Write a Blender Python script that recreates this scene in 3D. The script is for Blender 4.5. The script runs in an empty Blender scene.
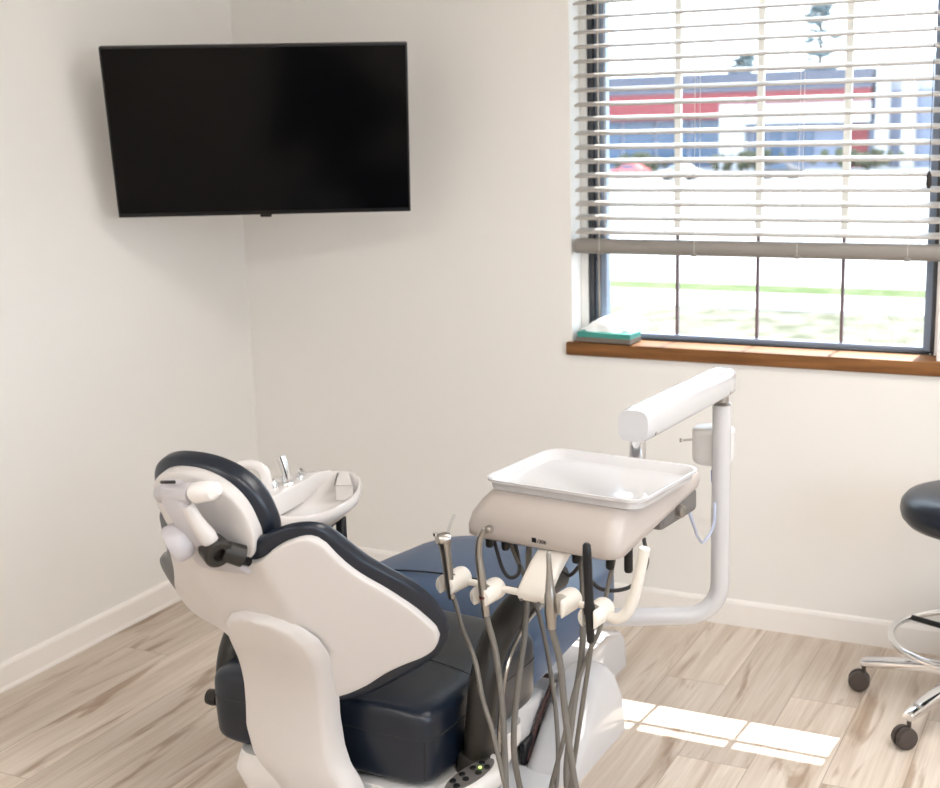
import bpy, bmesh, math, random
from mathutils import Vector, Matrix, Euler
random.seed(7)
PI = math.pi
SC = bpy.context.scene
COL = SC.collection

# ------------------------------------------------------------------ camera
cam_d = bpy.data.cameras.new('camera'); cam = bpy.data.objects.new('camera', cam_d); COL.objects.link(cam)
R_ = Vector((0.89369939, 0.44782139, -0.02752106)); U_ = Vector((-0.06824638, 0.19631008, 0.97816399)); F_ = Vector((-0.44344541, 0.87230634, -0.20600439))
m = Matrix.Identity(4)
for i in range(3):
    m[i][0] = R_[i]; m[i][1] = U_[i]; m[i][2] = -F_[i]
m[0][3], m[1][3], m[2][3] = 2.8699, -3.8979, 1.6
cam.matrix_world = m
cam_d.sensor_width = 36; cam_d.lens = 1329.27 / 940 * 36
cam_d.clip_start = .05; cam_d.clip_end = 300
cam_d.dof.use_dof = True; cam_d.dof.focus_distance = 2.75; cam_d.dof.aperture_fstop = 5.0
SC.camera = cam
# ------------------------------------------------------------------ world, sun, exposure
w = bpy.data.worlds.new('sky'); SC.world = w; w.use_nodes = True
bgn = w.node_tree.nodes['Background']; bgn.inputs[0].default_value = (.76, .88, 1.0, 1); bgn.inputs[1].default_value = 2.8
sun_d = bpy.data.lights.new('sun', 'SUN'); sun = bpy.data.objects.new('sun', sun_d); COL.objects.link(sun)
sun_d.energy = 6.5; sun_d.angle = .005; sun_d.color = (1, .965, .90)
sun.rotation_euler = Vector((-.064, -.85, -1.156)).to_track_quat('-Z', 'Y').to_euler()
sun.location = (2, 3, 6)
FILL_LAMP = 6.5
for nm_, loc_, sz_, rot_ in (('window portal', (1.82, .165, 1.52), (1.06, 1.30), (-PI / 2, 0, 0)), ('added window portal', (4.69, -2.6, 1.55), (1.4, 2.2), (0, PI / 2, 0))):  # the second portal serves the added right-wall window
    pd = bpy.data.lights.new(nm_, 'AREA'); pd.shape = 'RECTANGLE'; pd.size, pd.size_y = sz_; pd.cycles.is_portal = True
    po = bpy.data.objects.new(nm_, pd); COL.objects.link(po); po.location = loc_; po.rotation_euler = rot_
vs = SC.view_settings; vs.view_transform = 'Standard'; vs.look = 'None'; vs.gamma = 1; vs.exposure = 1.27; vs.use_curve_mapping = False
SC.cycles.use_denoising = True
SC.cycles.max_bounces = 10; SC.cycles.diffuse_bounces = 6; SC.cycles.transparent_max_bounces = 12
SC.cycles.sample_clamp_indirect = 8

# ------------------------------------------------------------------ materials
def mat(name, col, rough=.5, metal=0, spec=.5, noise=0, nscale=8, bump=0, bscale=200, coat=0, emit=None, estr=0):
    M = bpy.data.materials.new(name); M.use_nodes = True
    nt = M.node_tree; b = nt.nodes['Principled BSDF']
    b.inputs['Base Color'].default_value = (*col, 1); b.inputs['Roughness'].default_value = rough
    b.inputs['Metallic'].default_value = metal; b.inputs['Specular IOR Level'].default_value = spec
    b.inputs['Coat Weight'].default_value = coat
    tc = nt.nodes.new('ShaderNodeTexCoord')
    if noise:
        n = nt.nodes.new('ShaderNodeTexNoise'); n.inputs['Scale'].default_value = nscale; n.inputs['Detail'].default_value = 4
        nt.links.new(tc.outputs['Object'], n.inputs['Vector'])
        r = nt.nodes.new('ShaderNodeMix'); r.data_type = 'RGBA'
        r.inputs[6].default_value = (*[c * (1 - noise) for c in col], 1); r.inputs[7].default_value = (*[min(1, c * (1 + noise)) for c in col], 1)
        nt.links.new(n.outputs['Fac'], r.inputs[0]); nt.links.new(r.outputs[2], b.inputs['Base Color'])
    if bump:
        n2 = nt.nodes.new('ShaderNodeTexNoise'); n2.inputs['Scale'].default_value = bscale; n2.inputs['Detail'].default_value = 3
        nt.links.new(tc.outputs['Object'], n2.inputs['Vector'])
        bp = nt.nodes.new('ShaderNodeBump'); bp.inputs['Strength'].default_value = bump; bp.inputs['Distance'].default_value = .002
        nt.links.new(n2.outputs['Fac'], bp.inputs['Height']); nt.links.new(bp.outputs['Normal'], b.inputs['Normal'])
    if emit:
        b.inputs['Emission Color'].default_value = (*emit, 1); b.inputs['Emission Strength'].default_value = estr
    return M

M = {}
M['wall'] = mat('wall paint', (.78, .762, .735), .75, spec=.25, bump=.06, bscale=300)
M['ceil'] = mat('ceiling paint', (.80, .78, .75), .85, spec=.2)
M['trim'] = mat('white trim paint', (.83, .80, .77), .4)
M['white'] = mat('white plastic', (.70, .685, .68), .32, noise=.02)
M['shell'] = mat('matte white plastic shell', (.545, .52, .51), .5, noise=.02, bump=.08, bscale=500)
M['gloss'] = mat('glossy white plastic', (.58, .575, .59), .10)
M['beige'] = mat('warm white plastic', (.45, .40, .372), .3, noise=.02)
M['ivory'] = mat('ivory plastic', (.68, .645, .595), .35)
M['lilac'] = mat('pale grey plastic', (.44, .425, .45), .4)
M['vinyl'] = mat('dark navy vinyl', (.0048, .0090, .0185), .32, spec=.45, bump=.1, bscale=160)
M['vinylsheen'] = mat('navy vinyl', (.036, .076, .155), .40, spec=.6, bump=.08, bscale=160)  # leg rest vinyl; window sheen put into its lighter blue base colour
M['seam'] = mat('black seam', (.006, .008, .010), .6)
M['char'] = mat('charcoal plastic', (.020, .0175, .015), .42, spec=.3, bump=.06, bscale=400)
M['black'] = mat('black plastic', (.005, .005, .006), .35, spec=.35)
M['grey'] = mat('grey plastic', (.14, .13, .125), .45)
M['hose'] = mat('taupe rubber hose', (.125, .113, .098), .5)
M['hosedk'] = mat('dark grey rubber hose', (.03, .03, .032), .5)
M['chrome'] = mat('chrome', (.80, .81, .83), .12, metal=1)
M['steel'] = mat('brushed steel', (.36, .34, .315), .28, metal=1)
M['maroon'] = mat('maroon rubber', (.10, .025, .03), .5)
M['brown'] = mat('dark brown rubber', (.055, .022, .018), .6)
M['ceramic'] = mat('white porcelain', (.74, .715, .71), .1, coat=.5)
M['screen'] = mat('tv screen', (.002, .002, .0025), .14, spec=.12)
M['tvframe'] = mat('tv frame', (.006, .006, .007), .4, spec=.3)
M['blue'] = mat('blue connector', (.02, .10, .45), .4)
M['cable'] = mat('pale blue cable', (.42, .47, .62), .45)
M['bronze'] = mat('dark bronze aluminium', (.035, .036, .042), .4)
M['bluegrey'] = mat('blue grey aluminium', (.20, .25, .34), .35)
M['muntdk'] = mat('grey muntin', (.14, .10, .105), .5)
M['muntlt'] = mat('pale muntin', (.80, .80, .78), .5)
M['slat'] = mat('blind slat', (.40, .37, .34), .45)
M['rail'] = mat('blind rail', (.25, .23, .21), .4)
M['cord'] = mat('blind cord', (.62, .60, .56), .8)
M['teal'] = mat('teal printed card', (.04, .26, .22), .5)
M['tbrown'] = mat('grey brown printed card', (.15, .125, .105), .5)
M['tissue'] = mat('white tissue', (.88, .88, .88), .9, bump=.2, bscale=60)
M['rubber'] = mat('brown grey wheel', (.060, .046, .040), .45)
M['led'] = mat('green led', (.4, .8, .1), .4, emit=(.55, 1, .15), estr=1.2)

def wood():
    Mw = mat('varnished oak', (.30, .13, .04), .55, spec=.25)
    nt = Mw.node_tree; b = nt.nodes['Principled BSDF']; tc = nt.nodes.new('ShaderNodeTexCoord')
    mp = nt.nodes.new('ShaderNodeMapping'); mp.inputs['Scale'].default_value = (2.5, 40, 40)
    n = nt.nodes.new('ShaderNodeTexNoise'); n.inputs['Scale'].default_value = 1.5; n.inputs['Detail'].default_value = 6
    cr = nt.nodes.new('ShaderNodeValToRGB')
    cr.color_ramp.elements[0].position = .3; cr.color_ramp.elements[0].color = (.115, .044, .012, 1)
    cr.color_ramp.elements[1].position = .7; cr.color_ramp.elements[1].color = (.26, .115, .038, 1)
    nt.links.new(tc.outputs['Object'], mp.inputs[0]); nt.links.new(mp.outputs[0], n.inputs['Vector'])
    nt.links.new(n.outputs['Fac'], cr.inputs[0]); nt.links.new(cr.outputs[0], b.inputs['Base Color'])
    return Mw
M['wood'] = wood()

def plank_floor():
    Mf = bpy.data.materials.new('oak plank vinyl floor'); Mf.use_nodes = True
    nt = Mf.node_tree; b = nt.nodes['Principled BSDF']; N = nt.nodes.new; Lk = nt.links.new
    tc = N('ShaderNodeTexCoord'); mp = N('ShaderNodeMapping'); mp.inputs['Rotation'].default_value = (0, 0, PI / 2); mp.inputs['Location'].default_value = (.31, .07, 0)
    Lk(tc.outputs['Object'], mp.inputs[0])
    def brick(c1, c2, mortar):
        br = N('ShaderNodeTexBrick'); br.offset = .37; br.offset_frequency = 2
        br.inputs['Scale'].default_value = 1; br.inputs['Brick Width'].default_value = 1.22; br.inputs['Row Height'].default_value = .18
        br.inputs['Mortar Size'].default_value = .0012; br.inputs['Mortar Smooth'].default_value = .3; br.inputs['Bias'].default_value = 0
        br.inputs['Color1'].default_value = c1; br.inputs['Color2'].default_value = c2; br.inputs['Mortar'].default_value = mortar
        Lk(mp.outputs[0], br.inputs['Vector']); return br
    br = brick((0, 0, 0, 1), (1, 1, 1, 1), (.5, .5, .5, 1))
    # per-plank offset of the grain
    add = N('ShaderNodeVectorMath'); add.operation = 'MULTIPLY_ADD'; add.inputs[1].default_value = (7.3, 3.1, 0)
    Lk(br.outputs['Color'], add.inputs[0]); Lk(mp.outputs[0], add.inputs[2])
    def noise(scale, s, detail=5, dist=0.):
        m2 = N('ShaderNodeMapping'); m2.inputs['Scale'].default_value = s
        Lk(add.outputs[0], m2.inputs[0]); n = N('ShaderNodeTexNoise'); n.inputs['Scale'].default_value = scale
        n.inputs['Detail'].default_value = detail; n.inputs['Distortion'].default_value = dist
        Lk(m2.outputs[0], n.inputs['Vector']); return n
    g1 = noise(3.0, (.42, 6, 1), 5, .9); g2 = noise(9, (.35, 14, 1), 4, .2); g3 = noise(2.6, (.55, 4.0, 1), 4, 1.6)
    def ramp(src, p0, c0, p1, c1):
        r = N('ShaderNodeValToRGB'); e = r.color_ramp.elements
        e[0].position = p0; e[0].color = c0; e[1].position = p1; e[1].color = c1; Lk(src, r.inputs[0]); return r
    base = ramp(g1.outputs['Fac'], .30, (.54, .445, .365, 1), .62, (.70, .625, .55, 1))
    fine = ramp(g2.outputs['Fac'], .25, (.86, .83, .80, 1), .6, (1, 1, 1, 1))
    dark = ramp(g3.outputs['Fac'], .31, (.62, .54, .47, 1), .42, (1, 1, 1, 1))
    tone = ramp(br.outputs['Color'], 0, (.86, .85, .84, 1), 1, (1.06, 1.06, 1.05, 1))
    def mul(a, c):
        x = N('ShaderNodeMix'); x.data_type = 'RGBA'; x.blend_type = 'MULTIPLY'; x.inputs[0].default_value = 1
        Lk(a, x.inputs[6]); Lk(c, x.inputs[7]); return x.outputs[2]
    c = mul(mul(mul(base.outputs[0], fine.outputs[0]), dark.outputs[0]), tone.outputs[0])
    mo = N('ShaderNodeMix'); mo.data_type = 'RGBA'; mo.inputs[7].default_value = (.20, .145, .10, 1)
    mf = N('ShaderNodeMath'); mf.operation = 'MULTIPLY'; mf.inputs[1].default_value = .65
    Lk(br.outputs['Fac'], mf.inputs[0]); Lk(mf.outputs[0], mo.inputs[0]); Lk(c, mo.inputs[6]); Lk(mo.outputs[2], b.inputs['Base Color'])
    b.inputs['Roughness'].default_value = .42; b.inputs['Specular IOR Level'].default_value = .4
    bp = N('ShaderNodeBump'); bp.inputs['Strength'].default_value = .12; bp.inputs['Distance'].default_value = .002
    Lk(g2.outputs['Fac'], bp.inputs['Height']); Lk(bp.outputs[0], b.inputs['Normal'])
    return Mf
M['floor'] = plank_floor()

def glass_mat(name, tint=(1, 1, 1), refl=.05, rough=0.0):
    Mg = bpy.data.materials.new(name); Mg.use_nodes = True; nt = Mg.node_tree; nt.nodes.clear()
    o = nt.nodes.new('ShaderNodeOutputMaterial'); mx = nt.nodes.new('ShaderNodeMixShader'); t = nt.nodes.new('ShaderNodeBsdfTransparent'); g = nt.nodes.new('ShaderNodeBsdfGlossy')
    t.inputs[0].default_value = (*tint, 1); g.inputs['Roughness'].default_value = rough
    mx.inputs[0].default_value = refl
    nt.links.new(t.outputs[0], mx.inputs[1]); nt.links.new(g.outputs[0], mx.inputs[2]); nt.links.new(mx.outputs[0], o.inputs[0])
    return Mg
M['glass'] = glass_mat('window glass', (.96, .97, .97))
M['clear'] = glass_mat('clear plastic', (.93, .95, .96))

# ------------------------------------------------------------------ mesh helpers
def V(*a): return Vector(a)
def box(bm, c, s, r=.0, seg=3, xf=None, rot=None):
    res = bmesh.ops.create_cube(bm, size=1); vs_ = res['verts']
    for v in vs_: v.co = Vector((v.co.x * s[0], v.co.y * s[1], v.co.z * s[2]))
    if r:
        es = list({e for v in vs_ for e in v.link_edges})
        rr = bmesh.ops.bevel(bm, geom=es, offset=min(r, min(s) * .499), segments=seg, affect='EDGES', profile=.5)
        vs_ = list({v for f in rr['faces'] for v in f.verts} | {v for v in vs_ if v.is_valid})
    Rt = Euler(rot).to_matrix() if rot else None
    for v in vs_:
        p = v.co.copy()
        if Rt: p = Rt @ p
        p = p + Vector(c); v.co = Vector(xf(*p)) if xf else p
    return vs_
def smooth_path(pts, n=8):
    P = [Vector(p) for p in pts]
    if len(P) < 3: return P
    out = []
    E_ = [P[0] * 2 - P[1]] + P + [P[-1] * 2 - P[-2]]
    for i in range(1, len(E_) - 2):
        a, b, c, d = E_[i - 1], E_[i], E_[i + 1], E_[i + 2]
        for k in range(n):
            t = k / n
            out.append(.5 * ((2 * b) + (c - a) * t + (2 * a - 5 * b + 4 * c - d) * t * t + (3 * b - a - 3 * c + d) * t ** 3))
    out.append(P[-1]); return out
def tube(bm, pts, r, seg=12, smooth=0, cap=True, xf=None, flat=None):
    """r: number or list along pts; flat=(sx,sy) scales the section"""
    if xf: pts = [xf(*p) for p in pts]
    P = [Vector(p) for p in pts]
    rs = list(r) if isinstance(r, (list, tuple)) else [r] * len(P)
    if smooth:
        n = len(P); Q = smooth_path(P, smooth); rq = []
        for i in range(len(Q)):
            t = min(i / smooth, n - 1 - 1e-9); k = int(t); f = t - k; rq.append(rs[k] * (1 - f) + rs[min(k + 1, n - 1)] * f)
        P, rs = Q, rq
    T = []
    for i in range(len(P)):
        a = P[max(0, i - 1)]; b = P[min(len(P) - 1, i + 1)]; T.append((b - a).normalized() if (b - a).length > 1e-9 else V(0, 0, 1))
    t0 = T[0]; ref = V(0, 0, 1) if abs(t0.z) < .9 else V(1, 0, 0)
    nrm = t0.cross(ref).normalized(); rings = []
    for i, p in enumerate(P):
        t = T[i]; nrm = (nrm - t * nrm.dot(t)).normalized(); bn = t.cross(nrm)
        sx, sy = flat if flat else (1, 1)
        rings.append([bm.verts.new(p + (nrm * math.cos(2 * PI * k / seg) * sx + bn * math.sin(2 * PI * k / seg) * sy) * rs[i]) for k in range(seg)])
    for a, b in zip(rings[:-1], rings[1:]):
        for k in range(seg):
            bm.faces.new((a[k], a[(k + 1) % seg], b[(k + 1) % seg], b[k]))
    if cap:
        bm.faces.new(list(reversed(rings[0]))); bm.faces.new(rings[-1])
def lathe(bm, prof, o, axis=(0, 0, 1), seg=24, cap=True):
    """prof: (radius, distance along axis)"""
    ax = Vector(axis).normalized(); P = [Vector(o) + ax * d for _, d in prof]
    ref = V(0, 0, 1) if abs(ax.z) < .9 else V(1, 0, 0); n = ax.cross(ref).normalized(); b = ax.cross(n); rings = []
    for (r, d), p in zip(prof, P):
        rings.append([bm.verts.new(p + (n * math.cos(2 * PI * k / seg) + b * math.sin(2 * PI * k / seg)) * max(r, 1e-4)) for k in range(seg)])
    for a, c in zip(rings[:-1], rings[1:]):
        for k in range(seg): bm.faces.new((a[k], a[(k + 1) % seg], c[(k + 1) % seg], c[k]))
    if cap: bm.faces.new(list(reversed(rings[0]))); bm.faces.new(rings[-1])
def loft(bm, loops, close=True, cap=True):
    R = [[bm.verts.new(Vector(p)) for p in L] for L in loops]
    for a, b in zip(R[:-1], R[1:]):
        n = len(a)
        for k in range(n if close else n - 1): bm.faces.new((a[k], a[(k + 1) % n], b[(k + 1) % n], b[k]))
    if cap: bm.faces.new(list(reversed(R[0]))); bm.faces.new(R[-1])
def sgnpow(x, e): return math.copysign(abs(x) ** e, x)
def superq(bm, a, b, c, e1, e2, fn, nu=48, nv=24):
    """rounded-box pillow; fn maps local coords to world"""
    rows = []
    for j in range(1, nv):
        t = -PI / 2 + PI * j / nv; ct, st = sgnpow(math.cos(t), e1), sgnpow(math.sin(t), e1)
        rows.append([bm.verts.new(Vector(fn(a * ct * sgnpow(math.cos(2 * PI * k / nu), e2), b * ct * sgnpow(math.sin(2 * PI * k / nu), e2), c * st))) for k in range(nu)])
    bot = bm.verts.new(Vector(fn(0, 0, -c))); top = bm.verts.new(Vector(fn(0, 0, c)))
    for p, q in zip(rows[:-1], rows[1:]):
        for k in range(nu): bm.faces.new((p[k], p[(k + 1) % nu], q[(k + 1) % nu], q[k]))
    for k in range(nu):
        bm.faces.new((bot, rows[0][(k + 1) % nu], rows[0][k])); bm.faces.new((top, rows[-1][k], rows[-1][(k + 1) % nu]))
def interp(tab, x):
    if x <= tab[0][0]: return tab[0][1]
    for (a, b), (c, d) in zip(tab[:-1], tab[1:]):
        if x <= c:
            t = (x - a) / (c - a); return b + (d - b) * t
    return tab[-1][1]
def sinterp(tab, x):
    """monotone-ish smooth interpolation (Catmull-Rom on the table)"""
    n = len(tab)
    if x <= tab[0][0]: return tab[0][1]
    if x >= tab[-1][0]: return tab[-1][1]
    i = max(k for k in range(n - 1) if tab[k][0] <= x)
    x0, y0 = tab[i]; x1, y1 = tab[i + 1]; h = x1 - x0; t = (x - x0) / h
    m0 = (tab[i + 1][1] - tab[i - 1][1]) / (tab[i + 1][0] - tab[i - 1][0]) if i > 0 else (y1 - y0) / h
    m1 = (tab[i + 2][1] - tab[i][1]) / (tab[i + 2][0] - tab[i][0]) if i + 2 < n else (y1 - y0) / h
    return (2 * t**3 - 3 * t**2 + 1) * y0 + (t**3 - 2 * t**2 + t) * h * m0 + (-2 * t**3 + 3 * t**2) * y1 + (t**3 - t**2) * h * m1
def pillow(bm, umax, vb, vt, mid, h, n, xf, nu=64, nv=40, hfront=None):
    hf = h if hfront is None else hfront
    back = []; front = []
    for i in range(nu + 1):
        s = math.sin(PI / 2 * (2 * i / nu - 1)); u = s * (umax[1] if s > 0 else umax[0]) if isinstance(umax, tuple) else s * umax; cb = []; cf = []
        for j in range(nv + 1):
            t = math.sin(PI / 2 * (2 * j / nv - 1)); v = vb(u) + (vt(u) - vb(u)) * (t + 1) / 2
            pr = max(0, 1 - abs(s) ** n) ** (1 / n) * max(0, 1 - abs(t) ** n) ** (1 / n)
            edge = i in (0, nu) or j in (0, nv)
            a = bm.verts.new(Vector(xf(u, v, mid(u, v) - (0 if edge else h * pr)))); cb.append(a)
            cf.append(a if edge else bm.verts.new(Vector(xf(u, v, mid(u, v) + hf * pr))))
        back.append(cb); front.append(cf)
    for i in range(nu):
        for j in range(nv):
            bm.faces.new((back[i][j], back[i][j + 1], back[i + 1][j + 1], back[i + 1][j]))
            bm.faces.new((front[i][j], front[i + 1][j], front[i + 1][j + 1], front[i][j + 1]))

def link(name, bm, m_, loc=(0, 0, 0), parent=None, smooth=True, angle=40):
    bmesh.ops.recalc_face_normals(bm, faces=bm.faces[:])
    me = bpy.data.meshes.new(name)
    off = Vector(loc)
    for v in bm.verts: v.co -= off
    bm.to_mesh(me); bm.free()
    o = bpy.data.objects.new(name, me); COL.objects.link(o)
    if m_: me.materials.append(m_)
    if smooth:
        me.set_sharp_from_angle(angle=math.radians(angle)) if hasattr(me, 'set_sharp_from_angle') else None
        for p in me.polygons: p.use_smooth = True
        if hasattr(me, 'set_sharp_from_angle'): me.set_sharp_from_angle(angle=math.radians(angle))
    if parent is None: o.location = off
    else: o.parent = parent
    return o
class Thing:
    def __init__(self, name, label, cat, loc, group=None):
        o = bpy.data.objects.new(name, None); COL.objects.link(o); o.location = loc; o.empty_display_size = .05
        o['label'] = label; o['category'] = cat
        if group: o['group'] = group
        self.o = o; self.loc = Vector(loc)
    def part(self, name, bm, m_, parent=None, label=None, **k):
        p = link(name, bm, m_, self.loc, parent or self.o, **k)
        if label: p['label'] = label
        return p
def struct(name, bm, m_, parent=None, **k):
    o = link(name, bm, m_, (0, 0, 0), parent, **k); o['kind'] = 'structure'; return o
def NB(): return bmesh.new()
def single(name, bm, m_, label, cat, loc, group=None, **k):
    o = link(name, bm, m_, loc, None, **k); o['label'] = label; o['category'] = cat
    if group: o['group'] = group
    return o
def bx(lo, hi, r=0, seg=2):
    b = NB(); box(b, [(l + h) / 2 for l, h in zip(lo, hi)], [h - l for l, h in zip(lo, hi)], r, seg); return b

# ================================================================== ROOM
XR, YN, HC = 4.6, -5.2, 2.65
WX0, WX1, WZ0, WZ1, WT = 1.262, 2.374, .835, 2.22, .16
struct('floor', bx((-.15, YN - .1, -.1), (XR + .14, .0, 0)), M['floor'], smooth=False)
struct('ceiling', bx((-.15, YN - .1, HC), (XR + .14, WT, HC + .1)), M['ceil'], smooth=False)
struct('wall_left', bx((-.15, YN - .1, 0), (0, .0, HC)), M['wall'], smooth=False)
b = NB()
for lo, hi in (((XR, YN - .1, -.5), (XR + .14, -3.7, HC)), ((XR, -1.5, -.5), (XR + .14, 0, HC)), ((XR, -3.7, -.5), (XR + .14, -1.5, .85)), ((XR, -3.7, 2.25), (XR + .14, -1.5, HC))):
    box(b, [(l + h) / 2 for l, h in zip(lo, hi)], [h - l for l, h in zip(lo, hi)])
struct('wall_right', b, M['wall'], smooth=False)
b = NB()
for lo, hi in (((XR + .05, -3.7, .85), (XR + .1, -3.65, 2.25)), ((XR + .05, -1.55, .85), (XR + .1, -1.5, 2.25)), ((XR + .05, -3.65, .85), (XR + .1, -1.55, .90)), ((XR + .05, -3.65, 2.20), (XR + .1, -1.55, 2.25)), ((XR + .06, -2.62, .90), (XR + .09, -2.58, 2.20))):
    box(b, [(l + h) / 2 for l, h in zip(lo, hi)], [h - l for l, h in zip(lo, hi)])
struct('added_side_window', b, M['bronze'], smooth=False)  # unseen window added to brighten the room from the right
struct('wall_rear', bx((0, YN - .1, 0), (XR, YN, HC)), M['wall'], smooth=False)
b = NB()
for lo, hi in (((-.15, 0, -.5), (WX0, WT, HC)), ((WX1, 0, -.5), (XR + .14, WT, HC)), ((WX0, 0, -.5), (WX1, WT, WZ0)), ((WX0, 0, WZ1), (WX1, WT, HC))):
    box(b, [(l + h) / 2 for l, h in zip(lo, hi)], [h - l for l, h in zip(lo, hi)])
struct('wall_back', b, M['wall'], smooth=False)
def baseboard(name, along, a, bnd, face):
    b = NB(); prof = ([(0, 0), (.016, 0), (.016, .006), (.0125, .014)] if along == 'y' else [(0, 0), (.0125, 0), (.0125, .014)]) + [(.012, .072), (.009, .080), (.004, .083), (0, .083)]
    L = []
    for t in (a, bnd):
        L.append([(face + d, t, z) if along == 'y' else (t, face - d, z) for d, z in prof])
    loft(b, L); return struct(name, b, M['trim'], smooth=False)
baseboard('baseboard_left', 'y', YN, 0, 0); baseboard('baseboard_back', 'x', .014, XR, 0)
# quarter-round shoe of the baseboard on the left wall is part of its profile

# window -----------------------------------------------------------------
FY = .095
win = bpy.data.objects.new('window_1', None); COL.objects.link(win); win['kind'] = 'structure'
def wpart(name, bm, m_, parent=win, **k):
    o = link(name, bm, m_, (0, 0, 0), parent, **k); o['kind'] = 'structure'; return o
gx0, gx1, gz0, gz1 = 1.342, 2.322, .898, 2.14
b = NB()
for lo, hi in (((1.286, FY - .01, .881), (gx0 - .038, WT, WZ1)), ((gx1 + .022, FY - .01, .881), (2.356, WT, WZ1)), ((WX0 + .001, FY - .01, gz1 + .02), (WX1 - .001, WT, WZ1)), ((gx0 - .04, FY - .005, .8805), (gx1 + .022, WT, gz0 - .012))):
    box(b, [(l + h) / 2 for l, h in zip(lo, hi)], [h - l for l, h in zip(lo, hi)], .003, 1)
wpart('window_frame', b, M['bronze'])
b = NB()
for lo, hi in (((WX0 + .0005, FY - .016, .8805), (1.2855, WT, WZ1)), ((2.3565, FY - .016, .8805), (WX1 - .0005, WT, WZ1))): box(b, [(l + h) / 2 for l, h in zip(lo, hi)], [h - l for l, h in zip(lo, hi)])
wpart('jamb_liner', b, M['wall'], smooth=False)
b = NB()
for lo, hi in (((gx0 - .038, FY + .005, gz0 - .012), (gx0, FY + .04, gz1 + .02)), ((gx1, FY + .005, gz0 - .012), (gx1 + .022, FY + .04, gz1 + .02)), ((gx0, FY + .005, gz0 - .012), (gx1, FY + .04, gz0)), ((gx0, FY + .005, gz1), (gx1, FY + .04, gz1 + .02))):
    box(b, [(l + h) / 2 for l, h in zip(lo, hi)], [h - l for l, h in zip(lo, hi)], .002, 1)
wpart('sash', b, M['bluegrey'])
b = bx((gx0 - .026, FY - .004, gz0), (gx0 - .019, FY + .006, gz1), .001, 1); wpart('sash_track', b, M['steel'])
MX = (1.574, 1.829, 2.085)
b = NB()
for x in MX: box(b, (x, FY + .02, (gz0 + 1.23) / 2), (.0085, .014, 1.23 - gz0))
wpart('muntin', b, M['muntdk'])
b = NB()
for x in MX: box(b, (x, FY + .02, (gz1 + 1.235) / 2), (.020, .014, gz1 - 1.235))
for z in (1.214, 1.80): box(b, ((gx0 + gx1) / 2, FY + .02, z), (gx1 - gx0, .0135, .006))
wpart('muntin', b, M['muntlt'])
wpart('window_pane', bx((gx0 - .005, FY + .026, gz0 - .005), (gx1 + .005, FY + .030, gz1 + .005)), M['glass'], smooth=False)
# sill
struct('trim_1', bx((1.243, -.014, WZ0), (2.392, FY + .02, .878), .006, 2), M['wood'])

# added ceiling lamps, unseen, put in as fill light --------------------------------------
for i, (lx, ly, lab) in enumerate(((1.25, -4.55, 'added unseen fill light panel over the rear left part of the room'), (3.3, -3.3, 'added unseen fill light panel above the right side behind the camera'), (3.1, -1.2, 'added unseen fill light panel above the stool near the window'))):
    t = Thing('added_ceiling_light', lab, 'added fill light', (lx, ly, HC), 'added fill panels')
    b = NB()
    for dx, dy, sx, sy in ((0, .31, 1.24, .02), (0, -.31, 1.24, .02), (.61, 0, .02, .6), (-.61, 0, .02, .6)): box(b, (lx + dx, ly + dy, HC - .015), (sx, sy, .03))
    t.part('frame', b, M['trim'], smooth=False)
    t.part('diffuser', bx((lx - .6, ly - .3, HC - .024), (lx + .6, ly + .3, HC - .004)), mat('added fill diffuser', (.9, .9, .9), .6, emit=(1, .96, .92), estr=FILL_LAMP), smooth=False)

# ================================================================== BLIND
t = Thing('venetian_blind', 'off-white horizontal slat blind, half lowered in the window', 'blind', (1.815, .016, 2.2))
BX0, BX1, BY = 1.280, 2.368, .016
b = NB()
for k in range(22):
    z = 1.233 + .0432 * k; tilt = .19; rows = []
    for th in (0, -.0052):
        pr = []
        for j in range(7):
            s = (j / 6 - .5) * .05; crown = .0022 * (1 - (2 * s / .05) ** 2)
            pr.append((BY + s * math.cos(tilt), z + s * math.sin(tilt) + crown + th))
        rows.append(pr)
    sec = rows[0] + rows[1][::-1]
    loft(b, [[(x, y, zz) for y, zz in sec] for x in (BX0, BX1)])
t.part('slats', b, M['slat'], angle=35)
b = NB(); sec = []
for k in range(20):
    a = 2 * PI * k / 20; sec.append((BY + .026 * sgnpow(math.cos(a), .7), 1.1835 + .0240 * sgnpow(math.sin(a), .8)))
loft(b, [[(x, y, z) for y, z in sec] for x in (BX0 - .004, BX1 + .004)])
t.part('bottom_rail', b, M['rail'])
for x in (1.36, 1.665, 1.975, 2.285):
    b = NB()
    for y in (BY - .026, BY + .026): tube(b, [(x, y, 1.17), (x, y, 2.19)], .0008, 6)
    t.part('ladder_cord', b, M['cord'])
for x in (1.36, 1.665, 1.975, 2.285):
    b = NB(); box(b, (x, BY - .022, 1.166), (.018, .012, .012), .003); t.part('cord_button', b, M['rail'])
t.part('head_rail', bx((BX0, BY - .03, 2.175), (BX1, BY + .03, 2.218), .003, 1), M['slat'])
b = NB(); tube(b, [(2.335, BY - .034, 2.18), (2.335, BY - .034, 1.41)], .001, 6); lathe(b, [(.003, 0), (.007, -.01), (.008, -.035), (.004, -.045)], (2.335, BY - .034, 1.41), seg=10)
t.part('pull_cord', b, M['char'])

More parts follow.
